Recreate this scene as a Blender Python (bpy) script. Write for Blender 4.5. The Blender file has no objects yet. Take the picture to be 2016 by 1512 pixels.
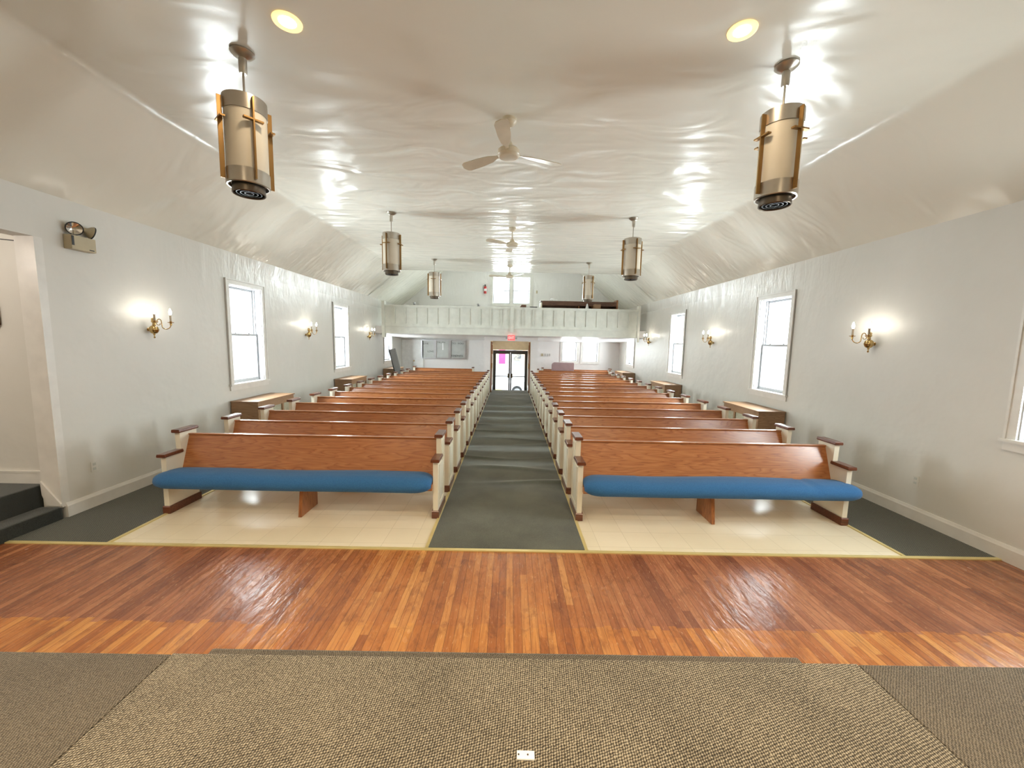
import bpy, bmesh, math, random
from mathutils import Vector, Matrix

random.seed(7)
S = bpy.context.scene
COL = S.collection

# ------------------------------------------------------------------ camera
F_PX = 770.0
PITCH = math.atan(84 / F_PX); ROLL = 0.020; YAW = 0.0055
cd = bpy.data.cameras.new('camera')
cam = bpy.data.objects.new('camera', cd); COL.objects.link(cam)
fw = Vector((math.sin(YAW) * math.cos(PITCH), math.cos(YAW) * math.cos(PITCH), -math.sin(PITCH)))
r0 = Vector((math.cos(YAW), -math.sin(YAW), 0)); u0 = r0.cross(fw)
rr = r0 * math.cos(ROLL) + u0 * math.sin(ROLL)
uu = u0 * math.cos(ROLL) - r0 * math.sin(ROLL)
cam.matrix_world = Matrix(((rr.x, uu.x, -fw.x, 0), (rr.y, uu.y, -fw.y, 0), (rr.z, uu.z, -fw.z, 2.0), (0, 0, 0, 1)))
cd.sensor_fit = 'HORIZONTAL'; cd.sensor_width = 36.0; cd.lens = 36.0 * F_PX / 2016.0
cd.clip_start = 0.05; cd.clip_end = 400
S.camera = cam

# ------------------------------------------------------------------ world, exposure
w = bpy.data.worlds.new('overcast_sky'); S.world = w; w.use_nodes = True
bg = w.node_tree.nodes['Background']
bg.inputs[0].default_value = (0.90, 0.96, 1.0, 1); bg.inputs[1].default_value = 6.0
S.view_settings.view_transform = 'Standard'; S.view_settings.look = 'None'
S.view_settings.exposure = 0.10; S.view_settings.gamma = 1.0
S.view_settings.use_curve_mapping = False
try:
    S.cycles.use_denoising = True
    S.cycles.max_bounces = 10; S.cycles.diffuse_bounces = 8; S.cycles.glossy_bounces = 4
    S.cycles.transparent_max_bounces = 12
    S.cycles.sample_clamp_indirect = 6.0
    S.cycles.caustics_reflective = False; S.cycles.caustics_refractive = False
except Exception:
    pass

# ceiling can lamps above the chancel (two in the picture, the rest unseen, added over the platform to warm the foreground)
CANS = [(-1.67, 3.12), (1.64, 3.10), (-1.67, 0.6), (1.64, 0.6), (-3.0, -1.2), (0.0, -1.4), (3.0, -1.2)]
def lamp(kind, name, loc, energy, color, rot=(0, 0, 0), **kw):
    l = bpy.data.lights.new(name, kind); l.energy = energy; l.color = color
    for k, v in kw.items(): setattr(l, k, v)
    o = bpy.data.objects.new(name, l); o.location = loc; o.rotation_euler = rot; COL.objects.link(o)
    return o
CAN_W = 120.0
for i, (x, y) in enumerate(CANS):
    lamp('SPOT', 'can_and_fill_light', (x, y, 4.26), CAN_W * (.4 if i < 2 else 3.0), (1.0, 0.80, 0.56), spot_size=math.radians(150), spot_blend=0.8, shadow_soft_size=0.07)  # lamps after the first pair are added fill for the foreground

# overcast daylight standing at the outer face of every window opening
DAY = 42.0
def daylight(loc, sx, sy, rot, k=1.0):
    lamp('AREA', 'window_daylight', loc, DAY * k * math.pi * sx * sy, (.91, .965, 1.0), rot, shape='RECTANGLE', size=sx, size_y=sy)
for y in (7.17, 11.13, 15.3): daylight((-5.01, y, 2.015), 1.71, .86, (0, math.radians(-90), 0))
for y in (3.15, 7.18, 11.30, 15.6): daylight((5.01, y, 2.015), 1.71, .86, (0, math.radians(90), 0), .55 if y < 4 else 1)
daylight((-.01, 17.48, 4.18), 1.58, 1.12, (math.radians(-90), 0, 0))
for x, sx in ((2.59, .64), (3.505, .67)): daylight((x, 17.48, 1.59), sx, .82, (math.radians(-90), 0, 0), .5)
l = lamp('AREA', 'door_daylight_portal', (0, 17.48, .55), 1, (1, 1, 1), (math.radians(-90), 0, 0), shape='RECTANGLE', size=1.54, size_y=2.1)
l.data.cycles.is_portal = True
lamp('POINT', 'vestibule_fill_light', (0, 16.1, 1.85), 13.0, (1, .93, .80), shadow_soft_size=.06)  # unseen light added to brighten the tan vestibule header
# unseen fill light added to brighten the side stair recess
lamp('POINT', 'stair_fill_light', (-6.1, 2.6, 2.9), 62.0, (1, .88, .78), shadow_soft_size=.1)

# ------------------------------------------------------------------ mesh helpers
class MB:
    def __init__(s): s.v = []; s.f = []
    def add(s, vs, fs):
        b = len(s.v); s.v += [tuple(v) for v in vs]; s.f += [tuple(b + i for i in f) for f in fs]; return s
    def box(s, x0, y0, z0, x1, y1, z1):
        vs = [(x, y, z) for z in (z0, z1) for y in (y0, y1) for x in (x0, x1)]
        return s.add(vs, [(0, 2, 3, 1), (4, 5, 7, 6), (0, 1, 5, 4), (2, 6, 7, 3), (0, 4, 6, 2), (1, 3, 7, 5)])
    def obox(s, c, size, M):
        hx, hy, hz = [k / 2 for k in size]
        vs = [Vector(c) + M @ Vector((x, y, z)) for z in (-hz, hz) for y in (-hy, hy) for x in (-hx, hx)]
        return s.add(vs, [(0, 2, 3, 1), (4, 5, 7, 6), (0, 1, 5, 4), (2, 6, 7, 3), (0, 4, 6, 2), (1, 3, 7, 5)])
    def prism(s, prof, a, b, axis):
        n = len(prof)
        def P(p, t):
            if axis == 'x': return (t, p[0], p[1])
            if axis == 'y': return (p[0], t, p[1])
            return (p[0], p[1], t)
        vs = [P(p, a) for p in prof] + [P(p, b) for p in prof]
        fs = [tuple(range(n)), tuple(range(2 * n - 1, n - 1, -1))] + [(i, (i + 1) % n, n + (i + 1) % n, n + i) for i in range(n)]
        return s.add(vs, fs)
    def lathe(s, prof, c=(0, 0, 0), seg=24, M=None):
        vs = []; n = len(prof)
        for k in range(seg):
            a = 2 * math.pi * k / seg
            for r, z in prof:
                p = Vector((r * math.cos(a), r * math.sin(a), z))
                if M is not None: p = M @ p
                vs.append(p + Vector(c))
        fs = []
        for k in range(seg):
            k2 = (k + 1) % seg
            for i in range(n - 1):
                fs.append((k * n + i, k2 * n + i, k2 * n + i + 1, k * n + i + 1))
        return s.add(vs, fs)
    def tube(s, pts, r, seg=8):
        pts = [Vector(p) for p in pts]; vs = []; up = Vector((0, 0, 1)); prev = None
        for i, p in enumerate(pts):
            t = (pts[min(i + 1, len(pts) - 1)] - pts[max(i - 1, 0)]).normalized()
            n = prev if prev is not None else (up if abs(t.z) < .9 else Vector((1, 0, 0)))
            n = (n - t * n.dot(t)).normalized(); prev = n; b = t.cross(n)
            ri = r[i] if isinstance(r, (list, tuple)) else r
            for k in range(seg):
                a = 2 * math.pi * k / seg
                vs.append(p + (n * math.cos(a) + b * math.sin(a)) * ri)
        m = len(pts)
        fs = [(i * seg + k, i * seg + (k + 1) % seg, (i + 1) * seg + (k + 1) % seg, (i + 1) * seg + k) for i in range(m - 1) for k in range(seg)]
        fs += [tuple(range(seg))[::-1], tuple((m - 1) * seg + k for k in range(seg))]
        return s.add(vs, fs)
    def build(s, name, mat, parent=None, smooth=False, bevel=0, ang=35):
        me = bpy.data.meshes.new(name); me.from_pydata(s.v, [], s.f)
        bm = bmesh.new(); bm.from_mesh(me)
        bmesh.ops.remove_doubles(bm, verts=bm.verts, dist=1e-6)
        bmesh.ops.recalc_face_normals(bm, faces=bm.faces)
        if bevel: bmesh.ops.bevel(bm, geom=list(bm.edges), offset=bevel, segments=2, affect='EDGES', profile=0.6)
        bm.to_mesh(me); bm.free()
        if smooth:
            for p in me.polygons: p.use_smooth = True
            me.set_sharp_from_angle(angle=math.radians(ang))
        me.materials.append(mat)
        o = bpy.data.objects.new(name, me); COL.objects.link(o)
        if parent: o.parent = parent
        return o

def thing(name, label, cat, loc=(0, 0, 0), rz=0, group=None):
    o = bpy.data.objects.new(name, None); COL.objects.link(o)
    o.location = loc; o.rotation_euler = (0, 0, rz); o.empty_display_size = 0.1
    o['label'] = label; o['category'] = cat
    if group: o['group'] = group
    return o
def tag(o, label, cat, group=None):
    o['label'] = label; o['category'] = cat
    if group: o['group'] = group
    return o
def struct(o): o['kind'] = 'structure'; return o
def structE(name, loc=(0, 0, 0)):
    o = bpy.data.objects.new(name, None); COL.objects.link(o); o.location = loc; o['kind'] = 'structure'; return o
def dup(root, loc=None, rz=None, label=None, group=None):
    r = root.copy(); COL.objects.link(r)
    if loc is not None: r.location = loc
    if rz is not None: r.rotation_euler = (0, 0, rz)
    if label: r['label'] = label
    if group: r['group'] = group
    for ch in [c for c in root.children]:
        c = ch.copy(); COL.objects.link(c); c.parent = r
        for g in ch.children:
            d = g.copy(); COL.objects.link(d); d.parent = c
    return r
def text_mb(txt, size, depth=0.002, width=None):
    cu = bpy.data.curves.new('t', 'FONT'); cu.body = txt; cu.size = size; cu.extrude = depth
    cu.align_x = 'CENTER'; cu.align_y = 'CENTER'
    o = bpy.data.objects.new('t', cu); COL.objects.link(o)
    bpy.context.view_layer.update()
    me = bpy.data.meshes.new_from_object(o.evaluated_get(bpy.context.evaluated_depsgraph_get()))
    vs = [v.co.copy() for v in me.vertices]; fs = [tuple(p.vertices) for p in me.polygons]
    bpy.data.objects.remove(o); bpy.data.curves.remove(cu); bpy.data.meshes.remove(me)
    if width:
        ww = max(v.x for v in vs) - min(v.x for v in vs)
        for v in vs: v.x *= width / ww
    return vs, fs

# ------------------------------------------------------------------ material helpers
def newmat(name):
    m = bpy.data.materials.new(name); m.use_nodes = True
    nt = m.node_tree; b = nt.nodes['Principled BSDF']
    return m, nt, b
def N(nt, t, **kw):
    n = nt.nodes.new(t)
    for k, v in kw.items(): setattr(n, k, v)
    return n
def L(nt, a, b): nt.links.new(a, b)
def coords(nt, scale=(1, 1, 1), rot=(0, 0, 0), rnd=0.0):
    tc = N(nt, 'ShaderNodeTexCoord'); mp = N(nt, 'ShaderNodeMapping')
    mp.inputs['Scale'].default_value = scale; mp.inputs['Rotation'].default_value = rot
    L(nt, tc.outputs['Object'], mp.inputs['Vector'])
    if rnd:
        oi = N(nt, 'ShaderNodeObjectInfo'); mu = N(nt, 'ShaderNodeMath', operation='MULTIPLY'); mu.inputs[1].default_value = rnd
        L(nt, oi.outputs['Random'], mu.inputs[0])
        cx = N(nt, 'ShaderNodeCombineXYZ')
        for i in range(3): L(nt, mu.outputs[0], cx.inputs[i])
        L(nt, cx.outputs[0], mp.inputs['Location'])
    return mp.outputs[0]
def noise(nt, vec, scale, detail=2, rough=.5, dist=0):
    n = N(nt, 'ShaderNodeTexNoise'); n.inputs['Scale'].default_value = scale; n.inputs['Detail'].default_value = detail
    n.inputs['Roughness'].default_value = rough; n.inputs['Distortion'].default_value = dist
    L(nt, vec, n.inputs['Vector']); return n.outputs['Fac']
def ramp(nt, fac, stops):
    r = N(nt, 'ShaderNodeValToRGB'); e = r.color_ramp.elements
    while len(e) < len(stops): e.new(0.5)
    for i, (p, c) in enumerate(stops):
        e[i].position = p; e[i].color = (*c, 1) if len(c) == 3 else c
    L(nt, fac, r.inputs[0]); return r.outputs[0]
def math_(nt, op, a, b=None, c=None):
    n = N(nt, 'ShaderNodeMath', operation=op)
    for i, x in enumerate((a, b, c)):
        if x is None: continue
        if isinstance(x, (int, float)): n.inputs[i].default_value = x
        else: L(nt, x, n.inputs[i])
    return n.outputs[0]
def mixc(nt, fac, a, b, mode='MIX'):
    n = N(nt, 'ShaderNodeMix', data_type='RGBA', blend_type=mode)
    if isinstance(fac, (int, float)): n.inputs[0].default_value = fac
    else: L(nt, fac, n.inputs[0])
    for i, x in ((6, a), (7, b)):
        if isinstance(x, tuple): n.inputs[i].default_value = (*x, 1)
        else: L(nt, x, n.inputs[i])
    return n.outputs[2]
def bump(nt, b, h, strength, dist, prev=None):
    n = N(nt, 'ShaderNodeBump'); n.inputs['Strength'].default_value = strength; n.inputs['Distance'].default_value = dist
    L(nt, h, n.inputs['Height'])
    if prev: L(nt, prev, n.inputs['Normal'])
    L(nt, n.outputs[0], b.inputs['Normal']); return n.outputs[0]
def plain(name, col, rough=.5, metal=0, spec=.5, coat=0, var=0.06, vscale=6, emis=None, es=0, nb=0):
    m, nt, b = newmat(name)
    v = coords(nt)
    f = noise(nt, v, vscale, 3)
    lo = tuple(max(0, c * (1 - var)) for c in col); hi = tuple(min(1, c * (1 + var)) for c in col)
    L(nt, ramp(nt, f, [(.3, lo), (.7, hi)]), b.inputs['Base Color'])
    b.inputs['Roughness'].default_value = rough; b.inputs['Metallic'].default_value = metal
    b.inputs['Specular IOR Level'].default_value = spec; b.inputs['Coat Weight'].default_value = coat
    if emis: b.inputs['Emission Color'].default_value = (*emis, 1); b.inputs['Emission Strength'].default_value = es
    if nb: bump(nt, b, noise(nt, v, 60, 3), nb, .002)
    return m

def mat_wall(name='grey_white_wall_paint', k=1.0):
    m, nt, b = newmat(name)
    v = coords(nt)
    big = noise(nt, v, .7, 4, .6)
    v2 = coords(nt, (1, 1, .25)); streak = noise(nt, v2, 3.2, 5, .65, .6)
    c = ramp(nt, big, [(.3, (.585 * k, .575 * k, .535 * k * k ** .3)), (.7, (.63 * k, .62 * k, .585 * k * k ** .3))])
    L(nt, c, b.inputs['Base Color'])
    # glossier patched paint high on the walls
    sx = N(nt, 'ShaderNodeSeparateXYZ'); L(nt, coords(nt), sx.inputs[0])
    hi = math_(nt, 'MULTIPLY', N1(nt, sx.outputs[2], 1.9, 3.2), N1(nt, sx.outputs[1], 4.5, 7.5))
    rg = math_(nt, 'SUBTRACT', .46, math_(nt, 'MULTIPLY', hi, .20))
    L(nt, rg, b.inputs['Roughness'])
    h = math_(nt, 'ADD', noise(nt, v, 2.4, 3), math_(nt, 'MULTIPLY', math_(nt, 'MULTIPLY', streak, hi), 1.9))
    n1 = bump(nt, b, h, .3, .05)
    bump(nt, b, noise(nt, v, 90, 3), .08, .003, n1)
    return m
def N1(nt, val, a, b_):
    mr = N(nt, 'ShaderNodeMapRange'); mr.inputs[1].default_value = a; mr.inputs[2].default_value = b_
    L(nt, val, mr.inputs[0]); return mr.outputs[0]
def mat_ceiling():
    m, nt, b = newmat('glossy_ceiling_paint')
    v = coords(nt)
    L(nt, ramp(nt, noise(nt, v, .5, 3), [(.3, (.75, .735, .655)), (.7, (.78, .77, .695))]), b.inputs['Base Color'])
    b.inputs['Roughness'].default_value = .25; b.inputs['Specular IOR Level'].default_value = .6
    sp = N(nt, 'ShaderNodeSeparateXYZ'); L(nt, coords(nt), sp.inputs[0])
    amp = math_(nt, 'ADD', .25, math_(nt, 'MULTIPLY', N1(nt, sp.outputs[1], 3.2, 7.0), .75))
    far = N1(nt, sp.outputs[1], 6.0, 10.0)
    h1 = noise(nt, coords(nt, (1.2, 2.1, 1.2)), 1.0, 1.5, .45, 1.0)
    h2 = noise(nt, coords(nt, (.8, 1.0, 1)), .9, 1.0, .4, .6)
    h3 = noise(nt, coords(nt, (.45, 5.5, 3)), 1.1, 1.5, .45, .5)
    h = math_(nt, 'ADD', math_(nt, 'ADD', math_(nt, 'MULTIPLY', h1, math_(nt, 'MULTIPLY', amp, math_(nt, 'SUBTRACT', 1.25, math_(nt, 'MULTIPLY', far, .6)))), math_(nt, 'MULTIPLY', h2, .6)), math_(nt, 'MULTIPLY', math_(nt, 'MULTIPLY', h3, amp), math_(nt, 'ADD', .12, math_(nt, 'MULTIPLY', far, .35))))
    bump(nt, b, h, 1.0, .048)
    return m
def mat_oak(name, dark, mid, light, rough=.28, axis='x', dens=1.0, coat=.3):
    m, nt, b = newmat(name)
    sc = {'x': (.55, 5, 5), 'y': (5, .55, 5), 'z': (5, 5, .55)}[axis]
    v = coords(nt, sc, rnd=37.0)
    f = noise(nt, v, 1.5 * dens, 2.5, .5, .35)
    rings = math_(nt, 'FRACT', math_(nt, 'MULTIPLY', f, 15))
    sc2 = {'x': (2.5, 60, 60), 'y': (60, 2.5, 60), 'z': (60, 60, 2.5)}[axis]
    fine = noise(nt, coords(nt, sc2, rnd=9.0), 1.6, 3, .6)
    c = ramp(nt, rings, [(0, dark), (.22, mid), (.75, light), (1, mid)])
    c = mixc(nt, math_(nt, 'MULTIPLY', ramp(nt, fine, [(.45, (0, 0, 0)), (.62, (1, 1, 1))]), .45), c, dark)
    L(nt, c, b.inputs['Base Color'])
    b.inputs['Roughness'].default_value = rough; b.inputs['Coat Weight'].default_value = coat; b.inputs['Coat Roughness'].default_value = .22
    bump(nt, b, fine, .10, .002)
    return m
def mat_strip_floor():
    m, nt, b = newmat('worn_strip_hardwood')
    tc = N(nt, 'ShaderNodeTexCoord'); s = N(nt, 'ShaderNodeSeparateXYZ'); L(nt, tc.outputs['Object'], s.inputs[0])
    W = .058
    xs = math_(nt, 'DIVIDE', s.outputs[0], W); idx = math_(nt, 'FLOOR', xs); fr = math_(nt, 'FRACT', xs)
    wn = N(nt, 'ShaderNodeTexWhiteNoise', noise_dimensions='1D'); L(nt, idx, wn.inputs['W'])
    yy = math_(nt, 'FLOOR', math_(nt, 'ADD', math_(nt, 'MULTIPLY', s.outputs[1], .8), math_(nt, 'MULTIPLY', wn.outputs[0], 7.3)))
    cx = N(nt, 'ShaderNodeCombineXYZ'); L(nt, idx, cx.inputs[0]); L(nt, yy, cx.inputs[1])
    wn2 = N(nt, 'ShaderNodeTexWhiteNoise', noise_dimensions='3D'); L(nt, cx.outputs[0], wn2.inputs['Vector'])
    grain = noise(nt, coords(nt, (40, 2.2, 40)), 1.2, 4, .6, .4)
    wear = noise(nt, coords(nt, (1.3, .7, 1)), 1.5, 4, .65)
    t = math_(nt, 'ADD', math_(nt, 'MULTIPLY', wn2.outputs[0], .40), math_(nt, 'MULTIPLY', wear, .60))
    c = ramp(nt, t, [(.2, (.15, .050, .023)), (.5, (.28, .102, .044)), (.8, (.42, .185, .085))])
    c2 = ramp(nt, t, [(.2, (.26, .080, .020)), (.5, (.46, .17, .034)), (.8, (.66, .33, .085))])
    # refinished lighter band in front of the platform
    ywob = math_(nt, 'ADD', s.outputs[1], math_(nt, 'MULTIPLY', math_(nt, 'SUBTRACT', wn.outputs[0], .5), .05))
    band = math_(nt, 'LESS_THAN', ywob, 2.56)
    cen = N1(nt, math_(nt, 'ABSOLUTE', math_(nt, 'ADD', s.outputs[0], math_(nt, 'MULTIPLY', wear, .9))), 1.6, .8)
    fac = math_(nt, 'MAXIMUM', math_(nt, 'MULTIPLY', band, .85), math_(nt, 'MULTIPLY', cen, .65))
    c = mixc(nt, fac, c, c2)
    c = mixc(nt, math_(nt, 'MULTIPLY', ramp(nt, grain, [(.35, (1, 1, 1)), (.55, (0, 0, 0))]), .35), c, (.12, .03, .008))
    gap = math_(nt, 'LESS_THAN', fr, .05)
    c = mixc(nt, math_(nt, 'MULTIPLY', gap, .75), c, (.05, .015, .006))
    scr = noise(nt, coords(nt, (22, 4, 1)), 4, 6, .8, .6)
    c = mixc(nt, math_(nt, 'MULTIPLY', ramp(nt, scr, [(.58, (0, 0, 0)), (.65, (1, 1, 1))]), .42), c, (.72, .46, .22))
    gr = noise(nt, coords(nt, (5, 2.2, 1)), 2.4, 6, .72, .8)
    c = mixc(nt, math_(nt, 'MULTIPLY', ramp(nt, gr, [(.50, (0, 0, 0)), (.64, (1, 1, 1))]), .42), c, (.10, .030, .012))
    L(nt, c, b.inputs['Base Color'])
    L(nt, math_(nt, 'ADD', .17, math_(nt, 'MULTIPLY', wear, .16)), b.inputs['Roughness'])
    n1 = bump(nt, b, math_(nt, 'MULTIPLY', gap, -1), .5, .002)
    n2 = bump(nt, b, math_(nt, 'ADD', wn.outputs[0], math_(nt, 'MULTIPLY', noise(nt, coords(nt, (9, 3, 1)), 2, 3), 3)), .5, .004, n1)
    return m
def mat_carpet(name, cols, weave, rot, rough=.95, wscale=100, sheen=.3):
    m, nt, b = newmat(name)
    v = coords(nt, (1, 1, 1), (0, 0, rot))
    if weave:
        s = N(nt, 'ShaderNodeSeparateXYZ'); L(nt, v, s.inputs[0])
        a = math_(nt, 'SINE', math_(nt, 'MULTIPLY', math_(nt, 'ADD', s.outputs[0], math_(nt, 'MULTIPLY', noise(nt, v, 60, 2), .01)), wscale * 3.14159))
        c_ = math_(nt, 'SINE', math_(nt, 'MULTIPLY', math_(nt, 'ADD', s.outputs[1], math_(nt, 'MULTIPLY', noise(nt, v, 50, 2), .01)), wscale * 2.1))
        wv = math_(nt, 'ADD', math_(nt, 'MULTIPLY', math_(nt, 'MULTIPLY', a, c_), .5), .5)
        sp = noise(nt, v, 260, 2, .7)
        h = math_(nt, 'ADD', math_(nt, 'MULTIPLY', wv, .40), math_(nt, 'MULTIPLY', math_(nt, 'ADD', sp, noise(nt, v, 120, 1, .5)), .30))
        big = noise(nt, v, 2.0, 3)
        h2 = math_(nt, 'ADD', h, math_(nt, 'MULTIPLY', math_(nt, 'SUBTRACT', big, .5), .12))
        c = ramp(nt, h2, [(.32, cols[0]), (.5, cols[1]), (.68, cols[2])])
        bump(nt, b, h, .8, .006)
    else:
        sp = noise(nt, v, 220, 2, .7); big = noise(nt, v, 1.6, 4, .6)
        t = math_(nt, 'ADD', math_(nt, 'MULTIPLY', sp, .6), math_(nt, 'MULTIPLY', big, .4))
        c = ramp(nt, t, [(.35, cols[0]), (.5, cols[1]), (.68, cols[2])])
        bump(nt, b, sp, .6, .004)
    L(nt, c, b.inputs['Base Color'])
    b.inputs['Roughness'].default_value = rough; b.inputs['Sheen Weight'].default_value = sheen; b.inputs['Sheen Roughness'].default_value = .4
    b.inputs['Specular IOR Level'].default_value = .15
    return m
def mat_vinyl():
    m, nt, b = newmat('cream_vinyl_tile')
    br = N(nt, 'ShaderNodeTexBrick'); br.offset = 0
    br.inputs['Scale'].default_value = 1; br.inputs['Brick Width'].default_value = .305; br.inputs['Row Height'].default_value = .305
    br.inputs['Mortar Size'].default_value = .0012; br.inputs['Mortar Smooth'].default_value = .1
    br.inputs['Color1'].default_value = (.72, .66, .50, 1); br.inputs['Color2'].default_value = (.76, .70, .55, 1)
    br.inputs['Mortar'].default_value = (.42, .37, .26, 1)
    L(nt, coords(nt), br.inputs['Vector'])
    v = coords(nt)
    c = mixc(nt, math_(nt, 'MULTIPLY', ramp(nt, noise(nt, v, 1.3, 5, .6), [(.35, (0, 0, 0)), (.75, (1, 1, 1))]), .25), br.outputs['Color'], (.55, .48, .33))
    c = mixc(nt, ramp(nt, noise(nt, v, 9, 4, .8), [(.70, (0, 0, 0)), (.76, (.6, .6, .6))]), c, (.36, .30, .20))
    L(nt, c, b.inputs['Base Color']); b.inputs['Roughness'].default_value = .22
    bump(nt, b, noise(nt, v, 3.0, 3), .10, .02)
    return m
def mat_glass():
    m = bpy.data.materials.new('window_glass'); m.use_nodes = True; nt = m.node_tree; nt.nodes.clear()
    o = N(nt, 'ShaderNodeOutputMaterial'); mx = N(nt, 'ShaderNodeMixShader'); t = N(nt, 'ShaderNodeBsdfTransparent'); g = N(nt, 'ShaderNodeBsdfGlossy')
    g.inputs['Roughness'].default_value = .03
    fr = N(nt, 'ShaderNodeLayerWeight'); fr.inputs[0].default_value = .5
    fa = math_(nt, 'ADD', .04, math_(nt, 'MULTIPLY', math_(nt, 'POWER', fr.outputs['Facing'], 6), .5))
    t.inputs[0].default_value = (.96, .98, .97, 1)
    L(nt, fa, mx.inputs[0]); L(nt, t.outputs[0], mx.inputs[1]); L(nt, g.outputs[0], mx.inputs[2]); L(nt, mx.outputs[0], o.inputs[0])
    return m
def mat_blue():
    m, nt, b = newmat('blue_woven_upholstery')
    v = coords(nt)
    L(nt, ramp(nt, noise(nt, v, 180, 2, .7), [(.3, (.018, .088, .23)), (.7, (.042, .155, .34))]), b.inputs['Base Color'])
    b.inputs['Roughness'].default_value = .9; b.inputs['Sheen Weight'].default_value = .12; b.inputs['Specular IOR Level'].default_value = .2
    n1 = bump(nt, b, noise(nt, coords(nt, (1, 3, 3)), 4, 3), .25, .02)
    bump(nt, b, noise(nt, v, 300, 2), .4, .002, n1)
    return m
def mat_cloud(name, base, other, scale, lo, hi, rough=.6):
    m, nt, b = newmat(name)
    L(nt, ramp(nt, noise(nt, coords(nt), scale, 4, .6), [(lo, base), (hi, other)]), b.inputs['Base Color'])
    b.inputs['Roughness'].default_value = rough
    return m

M = {}
M['wall'] = mat_wall(); M['wallb'] = mat_wall('brightened_rear_wall_paint', 1.2); M['ceil'] = mat_ceiling()  # rear copy of the wall paint, lightened to stand in for stronger daylight
M['trimw'] = plain('white_trim_paint', (.66, .65, .62), .35)
M['sashw'] = plain('white_sash_vinyl', (.42, .43, .45), .4)
M['white'] = plain('white_door_paint', (.84, .85, .84), .4)
M['oak'] = mat_oak('golden_oak_veneer', (.25, .080, .022), (.36, .125, .036), (.42, .165, .052))
M['oakd'] = mat_oak('dark_stained_wood', (.055, .014, .006), (.11, .032, .014), (.16, .05, .022), rough=.3)
M['oakm'] = mat_oak('brown_oak_support', (.16, .05, .014), (.28, .10, .03), (.38, .15, .05), axis='z')
M['cover'] = mat_oak('brown_plywood', (.21, .115, .058), (.27, .155, .082), (.31, .185, .10), rough=.45, coat=0)
M['coverd'] = mat_oak('dark_plywood', (.07, .03, .018), (.11, .045, .025), (.15, .07, .04), rough=.45, coat=0)
M['coverp'] = mat_cloud('olive_grille_cloth', (.34, .33, .25), (.42, .41, .33), 30, .3, .7, .8)
M['switch'] = plain('grey_switch_plate', (.44, .43, .41), .5)
M['gal'] = plain('grey_green_gallery_paint', (.62, .63, .575), .45)
M['cream'] = plain('cream_enamel', (.72, .68, .56), .35, var=.04, vscale=3)
M['strip'] = mat_strip_floor()
M['vinyl'] = mat_vinyl()
M['green'] = mat_carpet('dark_green_carpet', [(.045, .048, .037), (.088, .093, .072), (.15, .158, .125)], False, 0)
M['step'] = mat_carpet('dark_step_carpet', [(.014, .016, .015), (.034, .038, .035), (.07, .075, .07)], False, 0)
M['greens'] = mat_carpet('green_side_carpet', [(.022, .024, .017), (.047, .050, .037), (.095, .099, .075)], True, 0, wscale=95)
M['tan'] = mat_carpet('brown_basket_weave_carpet', [(.022, .018, .012), (.122, .100, .066), (.42, .365, .265)], True, math.radians(38), wscale=160)
M['tan2'] = mat_carpet('brown_basket_weave_carpet_side', [(.035, .028, .020), (.10, .082, .056), (.22, .185, .135)], True, math.radians(12), wscale=170)
M['glass'] = mat_glass()
M['blue'] = mat_blue()
M['brass'] = plain('aged_brass', (.55, .38, .16), .22, 1, var=.15)
M['nickel'] = plain('brushed_nickel', (.50, .46, .40), .32, 1, var=.08)
M['dnickel'] = plain('dark_nickel', (.16, .13, .10), .35, 1)
M['gold'] = plain('gold_anodised_bar', (.34, .20, .075), .4, 1)
M['acrylic'] = plain('opal_acrylic', (.62, .56, .46), .35, var=.02)
M['black'] = plain('black_plastic', (.012, .012, .012), .45)
M['dark'] = plain('dark_bronze_door_metal', (.035, .028, .028), .4)
M['fanw'] = plain('cream_fan_enamel', (.62, .56, .44), .3)
M['bulb'] = plain('lit_candle_bulb', (1, .95, .85), .3, emis=(1, .93, .80), es=60)
M['candle'] = plain('ivory_candle_sleeve', (.35, .28, .2), .4)
M['canglow'] = plain('lit_lamp_lens', (1, .9, .7), .4, emis=(1, .83, .52), es=14)
M['canbaf'] = plain('warm_lit_lamp_trim', (.8, .7, .5), .5, emis=(1, .70, .28), es=1.1)
M['yellow'] = plain('brass_yellow_edge_trim', (.66, .56, .25), .3, .3)
M['beige'] = plain('tan_vestibule_paint', (.70, .62, .48), .6)
M['almond'] = plain('almond_plastic_case', (.42, .36, .24), .45)
M['chrome'] = plain('lamp_reflector', (.6, .58, .55), .12, 1)
M['alum'] = plain('satin_aluminium', (.46, .46, .47), .35, 1)
M['board'] = plain('grey_letter_board', (.46, .48, .46), .7)
M['letter'] = plain('dark_letter', (.07, .07, .07), .6)
M['letterw'] = plain('white_paper', (.8, .8, .8), .7)
M['exit'] = plain('red_exit_face', (.8, .05, .05), .4, emis=(1, .10, .10), es=1.3)
M['exitl'] = plain('exit_letters', (.9, .3, .3), .4, emis=(1, .45, .4), es=1.6)
M['red'] = plain('red_enamel', (.42, .02, .02), .3)
M['mauve'] = plain('mauve_vinyl', (.36, .25, .26), .6)
M['greyp'] = plain('grey_laminate', (.28, .285, .29), .45)
M['asph'] = plain('pale_asphalt', (.42, .42, .43), .9)
M['bldg'] = plain('pale_painted_brick', (.66, .62, .58), .9)
M['pink'] = plain('magenta_painted_panel', (.55, .05, .20), .6)
M['carw'] = plain('white_car_paint', (.75, .75, .77), .25)
M['tyre'] = plain('black_tyre_rubber', (.03, .03, .03), .8)
M['peach'] = plain('peach_brick', (.62, .42, .30), .9)
M['winpat'] = mat_cloud('patterned_shop_window', (.10, .10, .11), (.40, .36, .28), 3, .4, .6)
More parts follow.
